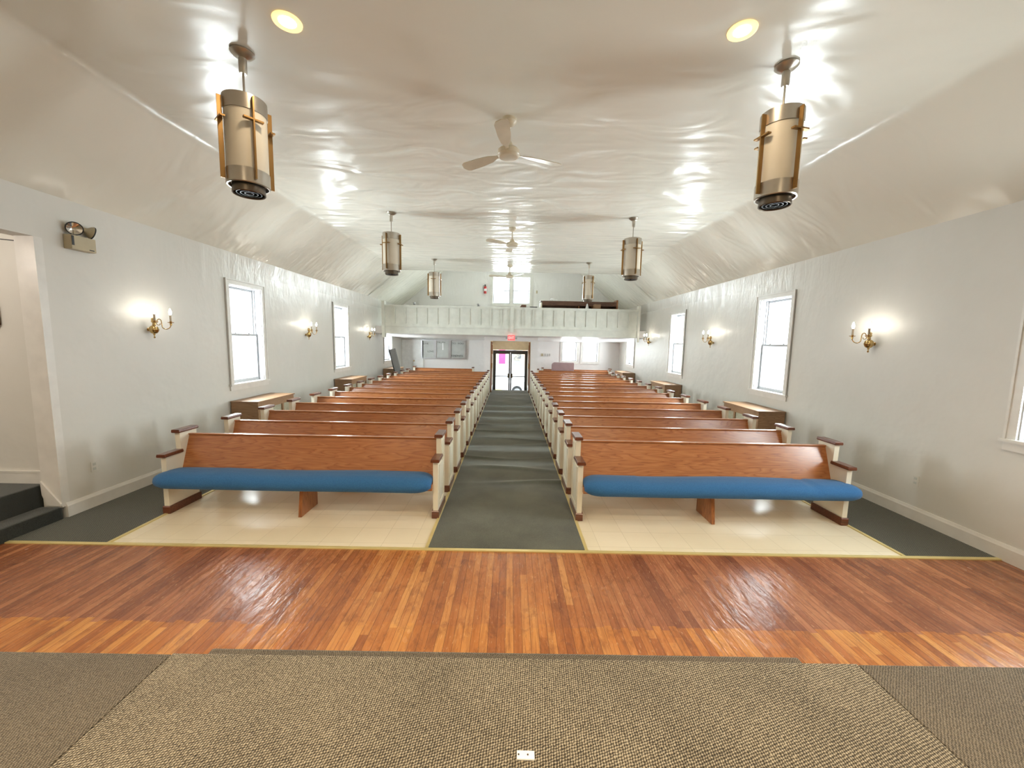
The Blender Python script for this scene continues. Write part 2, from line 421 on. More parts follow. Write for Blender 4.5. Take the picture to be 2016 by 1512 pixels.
M['yelp'] = plain('yellow_kerb_paint', (.75, .72, .10), .8)
M['plate'] = plain('white_plastic_plate', (.85, .84, .82), .35)
M['paper'] = plain('white_crumpled_paper', (.8, .8, .8), .8, nb=.5)

# ------------------------------------------------------------------ dimensions
XW = 4.78; ZW = 3.41; XK = 3.72; ZC = 4.28; YN = 13.3; YB = 17.25; YBACK = -3.0
SL = (ZC - ZW) / (XW - XK); ZT = 5.2; XT = XW - (ZT - ZW) / SL
T = .22

def grid_wall(mb, a0, a1, z0, z1, holes, put):
    As = sorted({a0, a1, *[h[0] for h in holes], *[h[1] for h in holes]})
    Zs = sorted({z0, z1, *[h[2] for h in holes], *[h[3] for h in holes]})
    for i in range(len(As) - 1):
        for j in range(len(Zs) - 1):
            ca = (As[i] + As[i + 1]) / 2; cz = (Zs[j] + Zs[j + 1]) / 2
            if any(h[0] < ca < h[1] and h[2] < cz < h[3] for h in holes): continue
            put(mb, As[i], As[i + 1], Zs[j], Zs[j + 1])
HW = .43; WZ0 = 1.16; WZ1 = 2.87
LWY = [7.17, 11.13, 15.3]
RWY = [3.15, 7.18, 11.30, 15.6]
YJ = 4.08   # where the left wall ends at the side stair opening
mb = MB()
grid_wall(mb, YJ, YB + T, -.8, ZW, [(y - HW, y + HW, WZ0, WZ1) for y in LWY], lambda m, a, b, c, d: m.box(-XW - T, a, c, -XW, b, d))
mb.box(-XW - T, YBACK, 2.95, -XW, YJ, ZW); mb.box(-XW - T, YBACK, -.8, -XW, 1.2, 2.95)
struct(mb.build('wall_left', M['wall']))
mb = MB()
grid_wall(mb, YBACK, YB + T, -.8, ZW, [(y - HW, y + HW, WZ0, WZ1) for y in RWY], lambda m, a, b, c, d: m.box(XW, a, c, XW + T, b, d))
struct(mb.build('wall_right', M['wall']))
# rear wall with gable
GWX0, GWX1, GWZ0, GWZ1 = -.80, .78, 3.62, 4.74
RW = [(2.27, 2.91), (3.17, 3.84)]
mb = MB()
grid_wall(mb, -XW, XW, -.8, ZW, [(-.77, .77, -.8, 1.62)] + [(a, b, 1.18, 2.0) for a, b in RW], lambda m, a, b, c, d: m.box(a, YB, c, b, YB + T, d))
mb.prism([(-XW, ZW), (GWX0 - .2, ZW), (GWX0 - .2, ZT), (-XT, ZT)], YB, YB + T, 'y')
mb.prism([(XW, ZW), (GWX1 + .2, ZW), (GWX1 + .2, ZT), (XT, ZT)], YB, YB + T, 'y')
grid_wall(mb, GWX0 - .2, GWX1 + .2, ZW, ZT, [(GWX0, GWX1, GWZ0, GWZ1)], lambda m, a, b, c, d: m.box(a, YB, c, b, YB + T, d))
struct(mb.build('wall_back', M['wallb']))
struct(MB().box(-XW - T, YBACK - T, -.8, XW + T, YBACK, 4.6).build('wall_front', M['wall']))

# ceiling sheet with rounded knees
def ceil_profile():
    pts = [(-XW, ZW)]
    kn = Vector((-XK, ZC)); d1 = (Vector((-XW, ZW)) - kn).normalized(); d2 = Vector((1, 0)); rr_ = .09
    p1 = kn + d1 * rr_; p2 = kn + d2 * rr_
    for i in range(9):
        t = i / 8; p = p1 * (1 - t) ** 2 + kn * 2 * t * (1 - t) + p2 * t * t; pts.append((p.x, p.y))
    pts += [(-x, z) for x, z in reversed(pts)]
    return pts
pf = ceil_profile(); mb = MB()
up = [(x * 1.0, z + .14) for x, z in pf]
ring = pf + up[::-1]
# outer skin in steps along the room so that it shades smoothly
n = len(pf)
ys = [YBACK + (YN - YBACK) * i / 20 for i in range(21)]
vs = []; fs = []
for y in ys: vs += [(x, y, z) for x, z in ring]
R2 = len(ring)
for i in range(20):
    for k in range(R2):
        fs.append((i * R2 + k, i * R2 + (k + 1) % R2, (i + 1) * R2 + (k + 1) % R2, (i + 1) * R2 + k))
for i in (0, 20):
    for k in range(n - 1): fs.append((i * R2 + k, i * R2 + k + 1, i * R2 + R2 - 2 - k, i * R2 + R2 - 1 - k))
mb.add(vs, fs)
o = mb.build('ceiling', M['ceil'], smooth=True, ang=40); struct(o)
# higher ceiling over the gallery, with the riser that closes it to the nave ceiling
mb = MB()
mb.prism([(-XW, ZW), (-XT, ZT), (XT, ZT), (XW, ZW), (XW, ZW + .16), (XT, ZT + .14), (-XT, ZT + .14), (-XW, ZW + .16)], YN - .12, YB + T, 'y')
mb.prism([(-XK - .02, ZC + .13), (XK + .02, ZC + .13), (XT + .05, ZT + .1), (-XT - .05, ZT + .1)], YN - .12, YN - .02, 'y')
struct(mb.build('ceiling', M['ceil']))

# floors
struct(MB().box(-XW - T, YBACK, -.30, XW + T, 15.9, -.012).build('floor', M['asph']))
struct(MB().box(-XW, 15.9, -.30, -.99, YB, -.012).build('floor', M['asph']))
struct(MB().box(1.03, 15.9, -.30, XW, YB, -.012).build('floor', M['asph']))
struct(MB().box(-XW, .4, -.012, XW, 3.535, 0).build('floor_hardwood', M['strip']))
for a, b in ((-3.80, -.79), (.79, 3.84)):
    struct(MB().box(a, 3.575, -.012, b, YB, .002).build('floor_tiles', M['vinyl']))
for a, b in ((-XW, -3.83), (3.87, XW)):
    struct(MB().box(a, 3.575, -.012, b, YB, .008).build('floor_side_carpet', M['greens']))
struct(MB().box(-XW + .02, 3.535, -.012, XW - .01, 3.575, .012).build('trim_1', M['yellow'], bevel=.004))
for i, x in enumerate((-3.815, -.772, .772, 3.855)):
    struct(MB().box(x - .016, 3.575, -.01, x + .016, YB if abs(x) > 2 else 15.9, .011).build('trim_%d' % (i + 2), M['yellow']))

# aisle runner with ripples
nx, ny = 24, 700; Y0, Y1 = 3.578, 15.88; X0 = .755
rip = [(5.35, .05, 1.2), (5.95, .06, .9), (6.55, .05, 1.3), (7.25, .06, 1.0), (7.85, .06, .8), (8.6, .06, 1.1), (9.2, .07, .7), (10.0, .07, 1.0), (10.9, .08, .9), (11.8, .08, .8), (12.8, .08, .7)]
vs = []
for j in range(ny + 1):
    y = Y0 + (Y1 - Y0) * j / ny
    for i in range(nx + 1):
        x = -X0 + 2 * X0 * i / nx; u = x / X0; z = .012
        for k, (yc, wd, am) in enumerate(rip):
            c = yc + .10 * math.sin(k * 2.3 + u * (1.2 + .3 * (k % 3))) + .03 * u * (k % 4 - 1)
            a = am * (.55 + .45 * math.sin(k * 1.7 + u * 1.9))
            z += max(0, a) * .023 * math.exp(-((y - c) / (wd * 1.2)) ** 2)
        z += .002 * math.sin(y * 4.1 + 2 * u) * math.sin(y * 1.7)
        vs.append((x, y, max(.010, z)))
fs = [(j * (nx + 1) + i, j * (nx + 1) + i + 1, (j + 1) * (nx + 1) + i + 1, (j + 1) * (nx + 1) + i) for j in range(ny) for i in range(nx)]
base = len(vs)
vs += [(-X0, Y0, .0), (X0, Y0, .0), (X0, Y1, .0), (-X0, Y1, .0)]
me_mb = MB().add(vs, fs)
me_mb.box(-X0, Y0, -.010, X0, Y1, .004)
o = me_mb.build('aisle_runner', M['green'], smooth=True, ang=60)
tag(o, 'long dark green rippled carpet runner down the middle aisle between the pews', 'carpet')

# platform under the camera and its low step
YP = 1.80; HP = .42
struct(MB().box(-XW, YBACK, 0, XW, YP - .02, HP - .012).build('floor_platform', M['tan2']))
def carpet_piece(name, prof, m, z0, z1):
    return struct(MB().prism(prof, z0, z1, 'z').build(name, m, bevel=.005))
struct(MB().box(-1.655, YBACK, HP - .012, 1.775, YP, HP).build('floor_platform_carpet', M['tan'], bevel=.004))
struct(MB().box(-XW, YBACK, HP - .012, -1.66, YP - .005, HP - .001).build('floor_platform_carpet', M['tan2'], bevel=.004))
struct(MB().box(1.78, YBACK, HP - .012, XW, YP - .005, HP - .001).build('floor_platform_carpet', M['tan2'], bevel=.004))
mb = MB().box(-XW, YP - .021, 0, -1.66, YP - .004, HP - .012).box(1.78, YP - .021, 0, XW, YP - .004, HP - .012).box(-1.66, YP - .021, 0, 1.78, YP - .003, HP - .012)
struct(mb.build('trim_6', M['tan2']))
struct(MB().box(-1.68, YP, 0, 1.70, YP + .28, .212).build('floor_step', M['tan2'], bevel=.012))

# small white floor plate on the platform carpet
fp = thing('floor_plate', 'small white plastic plate with two screws lying on the brown platform carpet', 'floor plate', (.088, 1.335, HP), math.radians(-1))
MB().box(-.034, -.016, 0, .034, .016, .008).build('plate', M['plate'], fp, bevel=.003)
for x in (-.027, .008):
    MB().lathe([(0, .0095), (.003, .0095), (.0035, .008)], (x, 0, 0), 10).build('screw', M['dnickel'], fp)

# baseboards
def base_prof(s, x): return [(x, 0), (x - s * .022, 0), (x - s * .022, .13), (x - s * .016, .145), (x - s * .010, .165), (x, .165)]
struct(MB().prism(base_prof(-1, -XW), YJ + .0, YB, 'y').build('baseboard_left', M['trimw']))
struct(MB().prism(base_prof(1, XW), .2, YB, 'y').build('baseboard_right', M['trimw']))
for a, b in ((-XW, -1.0), (1.04, XW)):
    struct(MB().prism([(YB, 0), (YB - .02, 0), (YB - .02, .16), (YB, .16)], a, b, 'x').build('baseboard_back', M['trimw']))

# ------------------------------------------------------------------ side stair opening on the left
struct(MB().box(-7.2, YJ + .04, -.1, -XW - .1, YJ + .2, 3.4).build('wall_stair', M['wall']))
struct(MB().box(-7.4, .9, -.1, -7.2, YJ + .2, 3.4).build('wall_stair_end', M['wall']))
struct(MB().box(-7.2, 1.0, -.1, -XW - T, 1.2, 3.4).build('wall_stair_near', M['wall']))
struct(MB().box(-7.4, .9, 3.25, -XW - T, YJ + .2, 3.41).build('ceiling_stair', M['ceil']))
struct(MB().box(-4.975, YJ - .03, .13, -XW + .001, YJ + .045, 2.95).build('trim_7', M['trimw']))
st = structE('stair_steps')
MB().box(-5.0, 1.2, -.01, -4.77, YJ - .035, .14).build('step', M['step'], st, bevel=.02)
MB().box(-7.2, 1.2, -.01, -5.0, YJ + .035, .37).build('landing', M['step'], st, bevel=.02)
struct(MB().box(-7.2, YJ + .018, .37, -4.98, YJ + .04, .50).box(-7.2, YJ + .012, .49, -4.98, YJ + .04, .51).build('baseboard_stair', M['trimw']))
# baseboard return that follows the stair slope
mb = MB().prism([(-4.97, .27), (-4.93, .15), (-4.78, .15), (-4.78, .17), (-4.975, .42)], YJ - .045, YJ - .028, 'y')
struct(mb.build('baseboard_return', M['trimw']))
mb = MB(); oc = [(-5.56 + .29 * math.cos(math.pi / 8 + k * math.pi / 4), 2.18 + .29 * math.sin(math.pi / 8 + k * math.pi / 4)) for k in range(8)]
ic = [(-5.56 + .262 * math.cos(math.pi / 8 + k * math.pi / 4), 2.18 + .262 * math.sin(math.pi / 8 + k * math.pi / 4)) for k in range(8)]
mt = thing('octagonal_mirror', 'octagonal brown-framed white panel at the left edge, hung in the stair recess', 'picture', (0, 0, 0))
for k in range(8):
    a, b, c, d = oc[k], oc[(k + 1) % 8], ic[(k + 1) % 8], ic[k]
    mb.prism([a, b, c, d], YJ + .012, YJ + .04, 'y')
mb.build('frame', M['coverd'], mt)
MB().prism(ic, YJ + .025, YJ + .04, 'y').build('panel', M['letterw'], mt)
o = MB().tube([(-5.5, YJ + .035, 2.96), (-5.3, YJ + .035, 2.935), (-5.1, YJ + .035, 2.92), (-4.93, YJ + .035, 2.905)], .005, 6).build('wire', M['black'])
tag(o, 'thin dark wire strung across the top of the stair recess', 'wire')

# ------------------------------------------------------------------ windows
wn_ = [0]
def make_window(kind_side):
    """side window, local frame: x = into the room, y along the wall, z from floor"""
    r = structE('window')
    mb = MB()
    c = .09
    mb.box(0, -HW - c, WZ0 - .02, .022, -HW, WZ1 + c); mb.box(0, HW, WZ0 - .02, .022, HW + c, WZ1 + c)
    mb.box(0, -HW, WZ1, .022, HW, WZ1 + c)
    mb.box(.0, -HW - c, WZ1 + c - .02, .034, HW + c, WZ1 + c); 
    mb.box(.0, -HW - c, WZ0 - .02, .034, -HW - c + .02, WZ1 + c - .02); mb.box(.0, HW + c - .02, WZ0 - .02, .034, HW + c, WZ1 + c - .02)
    mb.box(0, -HW - c, WZ0 - .10, .022, HW + c, WZ0 - .02)
    mb.build('casing', M['trimw'], r)
    MB().box(-T, -HW, WZ0 - .02, .05, HW, WZ0 + .01).box(0, -HW - c - .02, WZ0 - .02, .05, HW + c + .02, WZ0 + .01).build('sill', M['trimw'], r)
    MB().box(-T, -HW, WZ0 + .01, 0, -HW + .012, WZ1).box(-T, HW - .012, WZ0 + .01, 0, HW, WZ1).box(-T, -HW + .012, WZ1 - .012, 0, HW - .012, WZ1).box(-.15, -HW + .012, WZ0 + .01, -.11, -HW + .03, WZ1 - .012).box(-.15, HW - .03, WZ0 + .01, -.11, HW - .012, WZ1 - .012).build('jamb', M['sashw'], r)
    zm = 2.03; e = HW - .014
    for nm, x0, x1, z0, z1 in (('upper', -.17, -.14, zm - .03, WZ1 - .014), ('lower', -.12, -.09, WZ0 + .012, zm + .01)):
        s = MB(); f = .04
        s.box(x0, -e, z0, x1, -e + f, z1).box(x0, e - f, z0, x1, e, z1).box(x0, -e + f, z1 - f, x1, e - f, z1).box(x0, -e + f, z0, x1, e - f, z0 + f + (.015 if nm == 'lower' else 0))
        so = s.build('sash', M['sashw'], r)
        MB().box((x0 + x1) / 2 - .003, -e + f, z0 + f, (x0 + x1) / 2 + .003, e - f, z1 - f).build('glass_pane', M['glass'], so)
        if nm == 'lower':
            for yy in (-.18, .18): MB().box(x0 + .005, yy - .02, z1, x1, yy + .02, z1 + .018).build('sash_lock', M['sashw'], so)
    r.hide_render = False
    return r
proto = make_window('side')
def put_window(r, x, y, rz):
    wn_[0] += 1; r.name = 'window_%d' % wn_[0]; r.location = (x, y, 0); r.rotation_euler = (0, 0, rz)
first = True
for y in LWY:
    r = proto if first else dup(proto); first = False; put_window(r, -XW, y, 0)
for y in RWY: put_window(dup(proto), XW, y, math.pi)
# gable window (two double-hung units)
r = structE('window_%d' % (wn_[0] + 1)); wn_[0] += 1
c = .12; y0 = YB - .025
mb = MB(); mb.box(GWX0 - c, y0, GWZ0 - c, GWX0, YB, GWZ1 + c).box(GWX1, y0, GWZ0 - c, GWX1 + c, YB, GWZ1 + c).box(GWX0, y0, GWZ1, GWX1, YB, GWZ1 + c).box(GWX0, y0, GWZ0 - c, GWX1, YB, GWZ0)
mb.box(GWX0 - c - .01, y0 - .012, GWZ0 - c, GWX0 - c + .02, YB, GWZ1 + c).box(GWX1 + c - .02, y0 - .012, GWZ0 - c, GWX1 + c + .01, YB, GWZ1 + c)
mb.box(-.07, YB - .01, GWZ0, .05, YB + .15, GWZ1)
mb.build('casing', M['trimw'], r)
for a, b in ((GWX0, -.07), (.05, GWX1)):
    zm = (GWZ0 + GWZ1) / 2
    for z0, z1, yy in ((zm - .02, GWZ1, .12), (GWZ0, zm + .02, .08)):
        f = .04; s = MB()
        s.box(a, YB + yy, z0, a + f, YB + yy + .03, z1).box(b - f, YB + yy, z0, b, YB + yy + .03, z1).box(a + f, YB + yy, z0, b - f, YB + yy + .03, z0 + f).box(a + f, YB + yy, z1 - f, b - f, YB + yy + .03, z1)
        so = s.build('sash', M['sashw'], r)
        MB().box(a + f, YB + yy + .012, z0 + f, b - f, YB + yy + .018, z1 - f).build('glass_pane', M['glass'], so)
# two low rear windows at the right
for a, b in RW:
    wn_[0] += 1; r = structE('window_%d' % wn_[0]); c = .09; z0 = 1.18; z1 = 2.0
    mb = MB().box(a - c, YB - .025, z0 - c, a, YB, z1).box(b, YB - .025, z0 - c, b + c, YB, z1).box(a, YB - .025, z0 - c, b, YB, z0).box(a - c - .01, YB - .045, z0 - c - .02, b + c + .01, YB, z0 - c)
    mb.build('casing', M['trimw'], r)
    f = .045; s = MB().box(a, YB + .09, z0, a + f, YB + .12, z1).box(b - f, YB + .09, z0, b, YB + .12, z1).box(a + f, YB + .09, z0, b - f, YB + .12, z0 + f).box(a + f, YB + .09, z1 - .01, b - f, YB + .12, z1)
    so = s.build('sash', M['sashw'], r)
    MB().box(a + f, YB + .102, z0 + f, b - f, YB + .108, z1 - .01).build('glass_pane', M['glass'], so)

# ------------------------------------------------------------------ gallery (balcony)
bal = structE('balcony')
YF = 13.92; BX0 = -4.46; BX1 = 4.52
mb = MB()
mb.prism([(YF + .04, 2.20), (YB, 2.03), (YB, 2.45), (YF + .04, 2.45)], -XW, XW, 'x')
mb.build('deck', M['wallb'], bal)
MB().box(BX0, YF, 2.20, BX1, YF + .05, 2.44).box(BX0, YF - .045, 2.44, BX1, YF + .05, 2.465).box(BX0, YF - .02, 2.465, BX1, YF + .05, 2.55).build('fascia', M['gal'], bal)
MB().box(BX0, YF + .01, 2.55, BX1, YF + .05, 3.14).build('parapet_panel', M['gal'], bal)
MB().box(BX0, YF - .035, 3.14, BX1, YF + .13, 3.19).box(BX0, YF - .012, 3.10, BX1, YF + .01, 3.14).build('top_rail', M['gal'], bal, bevel=0)
nb = 24
for k in range(1, nb):
    x = BX0 + (BX1 - BX0) * k / nb
    wd = .055 if k == 12 else .016
    MB().box(x - wd, YF - (.05 if k == 12 else .030), 2.30 if k == 12 else 2.55, x + wd, YF + .01, 3.17 if k == 12 else 3.10).build('batten', M['gal'], bal)
for s, x in ((-1, BX0), (1, BX1)):
    MB().box(x - .07, YF - .06, 2.05, x + .01 if s > 0 else x + .03, YF + .14, 3.32).build('post', M['gal'], bal)
# balcony tiers
MB().box(-XW, 15.4, 2.45, XW, YB, 2.75).build('tier', M['wall'], bal)

# entrance block under the gallery
PY = 14.9
mb = MB()
mb.box(-1.0, PY, -.0, -.77, YB, 2.24 - .06).box(.77, PY, 0, 1.03, YB, 2.18).box(-.77, PY, 2.0, .77, PY + .15, 2.16)
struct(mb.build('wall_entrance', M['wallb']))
struct(MB().box(-.77, PY + .15, 2.0, .77, YB, 2.03).box(-.77, YB - .03, 1.62, .77, YB + .001, 2.0).box(-.77, PY + .15, .0, -.757, YB, 2.0).box(.757, PY + .15, 0, .77, YB, 2.0).build('wall_vestibule', M['beige']))
struct(MB().box(-.77, 15.92, -.6, .77, YB + T + 1.2, -.55).box(-.77, 15.88, -.55, .77, 15.92, -.02).box(-.99, 15.9, -.6, -.77, YB, 0).box(.77, 15.9, -.6, 1.03, YB, 0).build('floor_vestibule', M['greens']))
# folded-back inner doors
for i, s in enumerate((-1, 1)):
    d = structE('door_%d' % (i + 1), (s * .735, PY + .16, 0))
    mb = MB().box(-.02, 0, .02, .02, .10, 1.97).box(-.02, .62, .02, .02, .72, 1.97).box(-.02, .10, .02, .02, .62, .25).box(-.02, .10, 1.85, .02, .62, 1.97).box(-.02, .10, .95, .02, .62, 1.07)
    mb.build('door_leaf', M['oakm'], d)
    MB().box(-.004, .10, .25, .004, .62, .95).box(-.004, .10, 1.07, .004, .62, 1.85).build('glass_pane', M['glass'], d)
    MB().box(-s * .02, .06, .95, -s * .05, .08, 1.15).build('door_handle', M['brass'], d)
# glazed street doors
d = structE('door_3', (0, YB + .12, -.55)); H = 2.15
MB().box(-.765, -.03, 0, -.70, .03, H).box(.70, -.03, 0, .765, .03, H).box(-.70, -.03, H - .09, .70, .03, H).build('door_frame', M['dark'], d)
for s in (-1, 1):
    a, b = (-.70, -.005) if s < 0 else (.005, .70)
    mb = MB().box(a, -.02, .02, a + .06, .02, H - .09).box(b - .06, -.02, .02, b, .02, H - .09).box(a + .06, -.02, .02, b - .06, .02, .14).box(a + .06, -.02, H - .16, b - .06, .02, H - .09).box(a + .06, -.035, .98, b - .06, -.01, 1.01)
    lf = mb.build('door_leaf', M['dark'], d)
    MB().box(a + .06, -.003, .14, b - .06, .003, H - .16).build('glass_pane', M['glass'], lf)
    x = s * .045
    MB().box(x - .035 - (.03 if s < 0 else 0), -.07, .93, x + .035 + (.03 if s > 0 else 0), -.02, 1.13).build('door_handle', M['dnickel'], lf, bevel=.006)
# white side door at rear left
dr = structE('door_4', (-4.05, YB, 0))
MB().box(-.22, -.05, 0, .23, -.012, 1.98).build('door_leaf', M['white'], dr)
MB().box(-.74, -.03, 0, -.70, 0, 2.0).box(.235, -.03, 0, .275, 0, 2.0).box(-.70, -.03, 1.985, .235, 0, 2.0).build('door_frame', M['trimw'], dr)
MB().box(-.70, -.012, 0, -.22, 0, 1.985).build('door_opening', M['white'], dr)
MB().lathe([(0, -.05), (.022, -.045), (.03, -.02), (.014, -.0), (.014, .02)], (-.17, -.07, 1.07), 14, Matrix.Rotation(math.radians(-90), 3, 'X')).build('door_handle', M['brass'], dr, smooth=True)

# ------------------------------------------------------------------ pews
def make_pew(length, name='church_pew', cushion=None, plain_back=False):
    h = length / 2; t = thing(name, '', 'pew')
    pt = .056
    prof = [(0, .085), (0, .648), (.205, .648), (.20, .878), (.44, .878), (.425, .085)]
    for s in (-1, 1):
        xo = s * h; xi = s * (h - pt)
        a, b = min(xo, xi), max(xo, xi)
        e = MB().prism(prof, a, b, 'x').build('end_panel', M['cream'], t)
        # raised moulding on the outer face
        x0, x1 = (xo, xo + s * .008); x0, x1 = min(x0, x1), max(x0, x1)
        mo = MB().box(x0, .05, .14, x1, .065, .60).box(x0, .36, .14, x1, .375, .84).box(x0, .065, .14, x1, .36, .155).box(x0, .05, .585, x1, .24, .60).box(x0, .24, .585, x1, .255, .84).box(x0, .24, .825, x1, .36, .84)
        mo.build('moulding', M['cream'], e)
        c = MB().prism([(a - .016, .648), (a - .022, .66), (a - .016, .685), (b + .016, .685), (b + .022, .66), (b + .016, .648)], -.035, .215, 'y').build('arm_cap', M['oakd'], t, bevel=.003)
        c = MB().prism([(a - .016, .878), (a - .022, .89), (a - .016, .915), (b + .016, .915), (b + .022, .89), (b + .016, .878)], .175, .45, 'y').build('top_cap', M['oakd'], t, bevel=.003)
        MB().prism([(-.012, 0), (-.012, .075), (-.004, .087), (.43, .087), (.44, .075), (.44, 0)], a - .012, b + .012, 'x').build('foot_rail', M['oakd'], t)
    hi = h - pt
    MB().prism([(.185, .40), (.33, .815), (.33, .83), (.358, .83), (.358, .812), (.212, .395)], -hi, hi, 'x').build('backrest', M['oak'], t)
    MB().prism([(.318, .826), (.318, .842), (.366, .842), (.366, .826)], -hi, hi, 'x').build('back_rail', M['oak'], t, bevel=.004)
    MB().prism([(-.055, .335), (-.062, .39), (-.05, .405), (.25, .385), (.25, .35)], -hi, hi, 'x').build('seat', M['oak'], t)
    MB().prism([(-.04, 0), (.33, 0), (.33, .36), (.02, .36)], -.018 - .0, .018, 'x').build('centre_support', M['oakm'], t)
    return t
row_word = ['front', 'second', 'third', 'fourth', 'fifth', 'sixth', 'seventh', 'eighth', 'ninth', 'tenth', 'eleventh', 'twelfth', 'thirteenth', 'fourteenth']
PX = 2.31; PITCHY = .773; PY0 = 4.22
p0 = make_pew(3.06)
for side, sx in (('left', -1), ('right', 1)):
    for k in range(14):
        first = (side == 'left' and k == 0)
        o = p0 if first else dup(p0)
        o.location = (sx * PX, PY0 + PITCHY * k, 0.004)
        o['group'] = 'long pews in the %s block' % side
        o['label'] = ('%s oak pew with white ends, %s block, blue cushion on its seat' % (row_word[k], side)) if k == 0 else \
                     '%s long oak pew with white ends counting from the blue-cushioned front, %s block' % (row_word[k], side)
# drop the support nobody can see? every pew keeps it
ps = make_pew(2.45)
ps.location = (-2.72, 15.75, 0.004); ps['label'] = 'short oak pew at the very back of the left block, below the letter board'
ps2 = make_pew(2.95)
ps2.location = (2.57, 15.5, 0.004); ps2['label'] = 'shorter oak pew second from the rear wall in the right block, mauve pad behind it'
ps3 = dup(ps2, (2.83, 16.4, 0.004), label='rearmost oak pew of the right block, under the two low windows')

# blue cushions
def cushion(name, x0, x1, y, z, label, wrinkle):
    prof = [(-.13, .34), (-.165, .365), (-.18, .41), (-.165, .455), (-.125, .487), (-.06, .500), (.05, .502), (.15, .49), (.185, .465), (.18, .43), (.10, .415), (-.03, .41), (-.045, .39), (-.05, .345), (-.08, .333)]
    n = 90; vs = []; m = len(prof)
    cy = sum(p[0] for p in prof) / m; cz = .42
    for i in range(n + 1):
        u = i / n; x = x0 + (x1 - x0) * u
        e = min(u, 1 - u) * (x1 - x0); sc = 1 - .42 * max(0, 1 - e / .22) ** 3
        off = .008 * math.sin(u * 9 + wrinkle) * (1 if .2 < u < .8 else .4)
        if wrinkle > 2 and .80 < u < .84: off -= .010
        if i in (0, n): sc *= .86
        for a, b in prof: vs.append((x, cy + (a - cy) * sc, cz + (b - cz) * sc + off * (1 if b > cz else .2)))
    fs = [(i * m + k, i * m + (k + 1) % m, (i + 1) * m + (k + 1) % m, (i + 1) * m + k) for i in range(n) for k in range(m)]
    fs += [tuple(range(m)), tuple(n * m + k for k in range(m))]
    o = MB().add([(a, b + y, c + z) for a, b, c in vs], fs).build(name, M['blue'], smooth=True, ang=70)
    return tag(o, label, 'cushion', 'blue pew cushions')
cushion('pew_cushion', -3.86, -.845, PY0 + .0, .0, 'long blue padded cushion over the front edge of the first left pew', .5)
cushion('pew_cushion', .845, 3.89, PY0 + .0, .0, 'long blue padded cushion over the front edge of the first right pew, with a crease', 2.5)

# ------------------------------------------------------------------ radiator covers
def rad(mat):
    t = thing('radiator_cover', '', 'cabinet')   # local: x=0 at wall, +x into the room, y -.55.. .55
    D = .46; hl = .55; H_ = .86
    MB().box(0, -hl - .015, H_, D + .02, hl + .015, H_ + .022).build('top_panel', M['cover'], t, bevel=.004)
    MB().box(0, -hl, 0, D, -hl + .02, H_).build('side_panel', M['cover'], t)
    MB().box(0, hl - .02, 0, D, hl, H_).build('side_panel', M['cover'], t)
    fr = MB().box(D - .02, -hl + .02, .0, D, hl - .02, .10).box(D - .02, -hl + .02, H_ - .12, D, hl - .02, H_)
    for yy in (-hl + .02, -.20, .16, hl - .07): fr.box(D - .02, yy, .10, D, yy + .05, H_ - .12)
    fr.build('front_frame', M['cover'], t)
    MB().box(D - .035, -hl + .02, .10, D - .021, hl - .02, H_ - .12).build('grille', M['coverp'], t)
    return t
rc = rad(None)
spots = [('left', 7.17, 'nearest'), ('left', 11.13, 'middle'), ('left', 15.2, 'farthest'), ('right', 7.18, 'nearest'), ('right', 11.30, 'middle'), ('right', 15.4, 'farthest')]
for i, (sd, y, wd) in enumerate(spots):
    o = rc if i == 0 else dup(rc)
    o.location = (-XW + .024 if sd == 'left' else XW - .024, y, .008); o.rotation_euler = (0, 0, 0 if sd == 'left' else math.pi)
    o['group'] = 'radiator covers under the side windows'
    o['label'] = 'brown wooden radiator cover under the %s window of the %s wall' % (wd, sd)

# ------------------------------------------------------------------ pendants
def make_pendant():
    t = thing('pendant_light', '', 'lamp', (0, 0, ZC))
    MB().lathe([(0, 0), (.085, 0), (.088, -.012), (.07, -.03), (.04, -.045), (.03, -.05), (0, -.05)], seg=28).build('canopy', M['nickel'], t, smooth=True)
    MB().lathe([(0, -.045), (.027, -.045), (.030, -.06), (.030, -.15), (.024, -.165), (0, -.165)], seg=20).build('swivel', M['nickel'], t, smooth=True)
    MB().lathe([(0, -.16), (.008, -.16), (.008, -.38), (0, -.38)], seg=10).build('rod', M['nickel'], t, smooth=True)
    R = .152
    MB().lathe([(.006, -.372), (R + .006, -.372), (R + .006, -.485), (R - .002, -.485), (R - .002, -.38), (.006, -.38)], seg=48).build('top_band', M['nickel'], t, smooth=True)
    MB().lathe([(R, -.42), (R, -.96), (R - .005, -.96), (R - .005, -.42)], seg=48).build('diffuser', M['acrylic'], t, smooth=True)
    MB().lathe([(R + .006, -.93), (R + .006, -1.04), (R + .001, -1.045), (R - .008, -1.045), (R - .008, -.93)], seg=48).build('bottom_band', M['nickel'], t, smooth=True)
    lo = MB().lathe([(R - .008, -1.02), (.118, -1.03), (.122, -1.10), (.117, -1.105), (.112, -1.10), (.110, -1.04), (.10, -1.03)], seg=40).build('lower_ring', M['dnickel'], t, smooth=True)
    lb = MB()
    for r_ in (.03, .06, .088): lb.lathe([(r_, -1.095), (r_ + .004, -1.095), (r_ + .004, -1.055), (r_, -1.055), (r_, -1.095)], seg=32)
    lb.lathe([(0, -1.05), (.112, -1.05)], seg=24)
    lb.build('louver', M['black'], lo)
    for k in range(4):
        a = math.radians(20 + 90 * k); Mz = Matrix.Rotation(a, 3, 'Z')
        c = MB().obox(Mz @ Vector((R + .026, 0, -.71)), (.034, .010, .62), Mz)
        c.obox(Mz @ Vector((R + .026, 0, -.57)), (.034, .14, .012), Mz)
        c.build('cross', M['gold'], t)
    return t
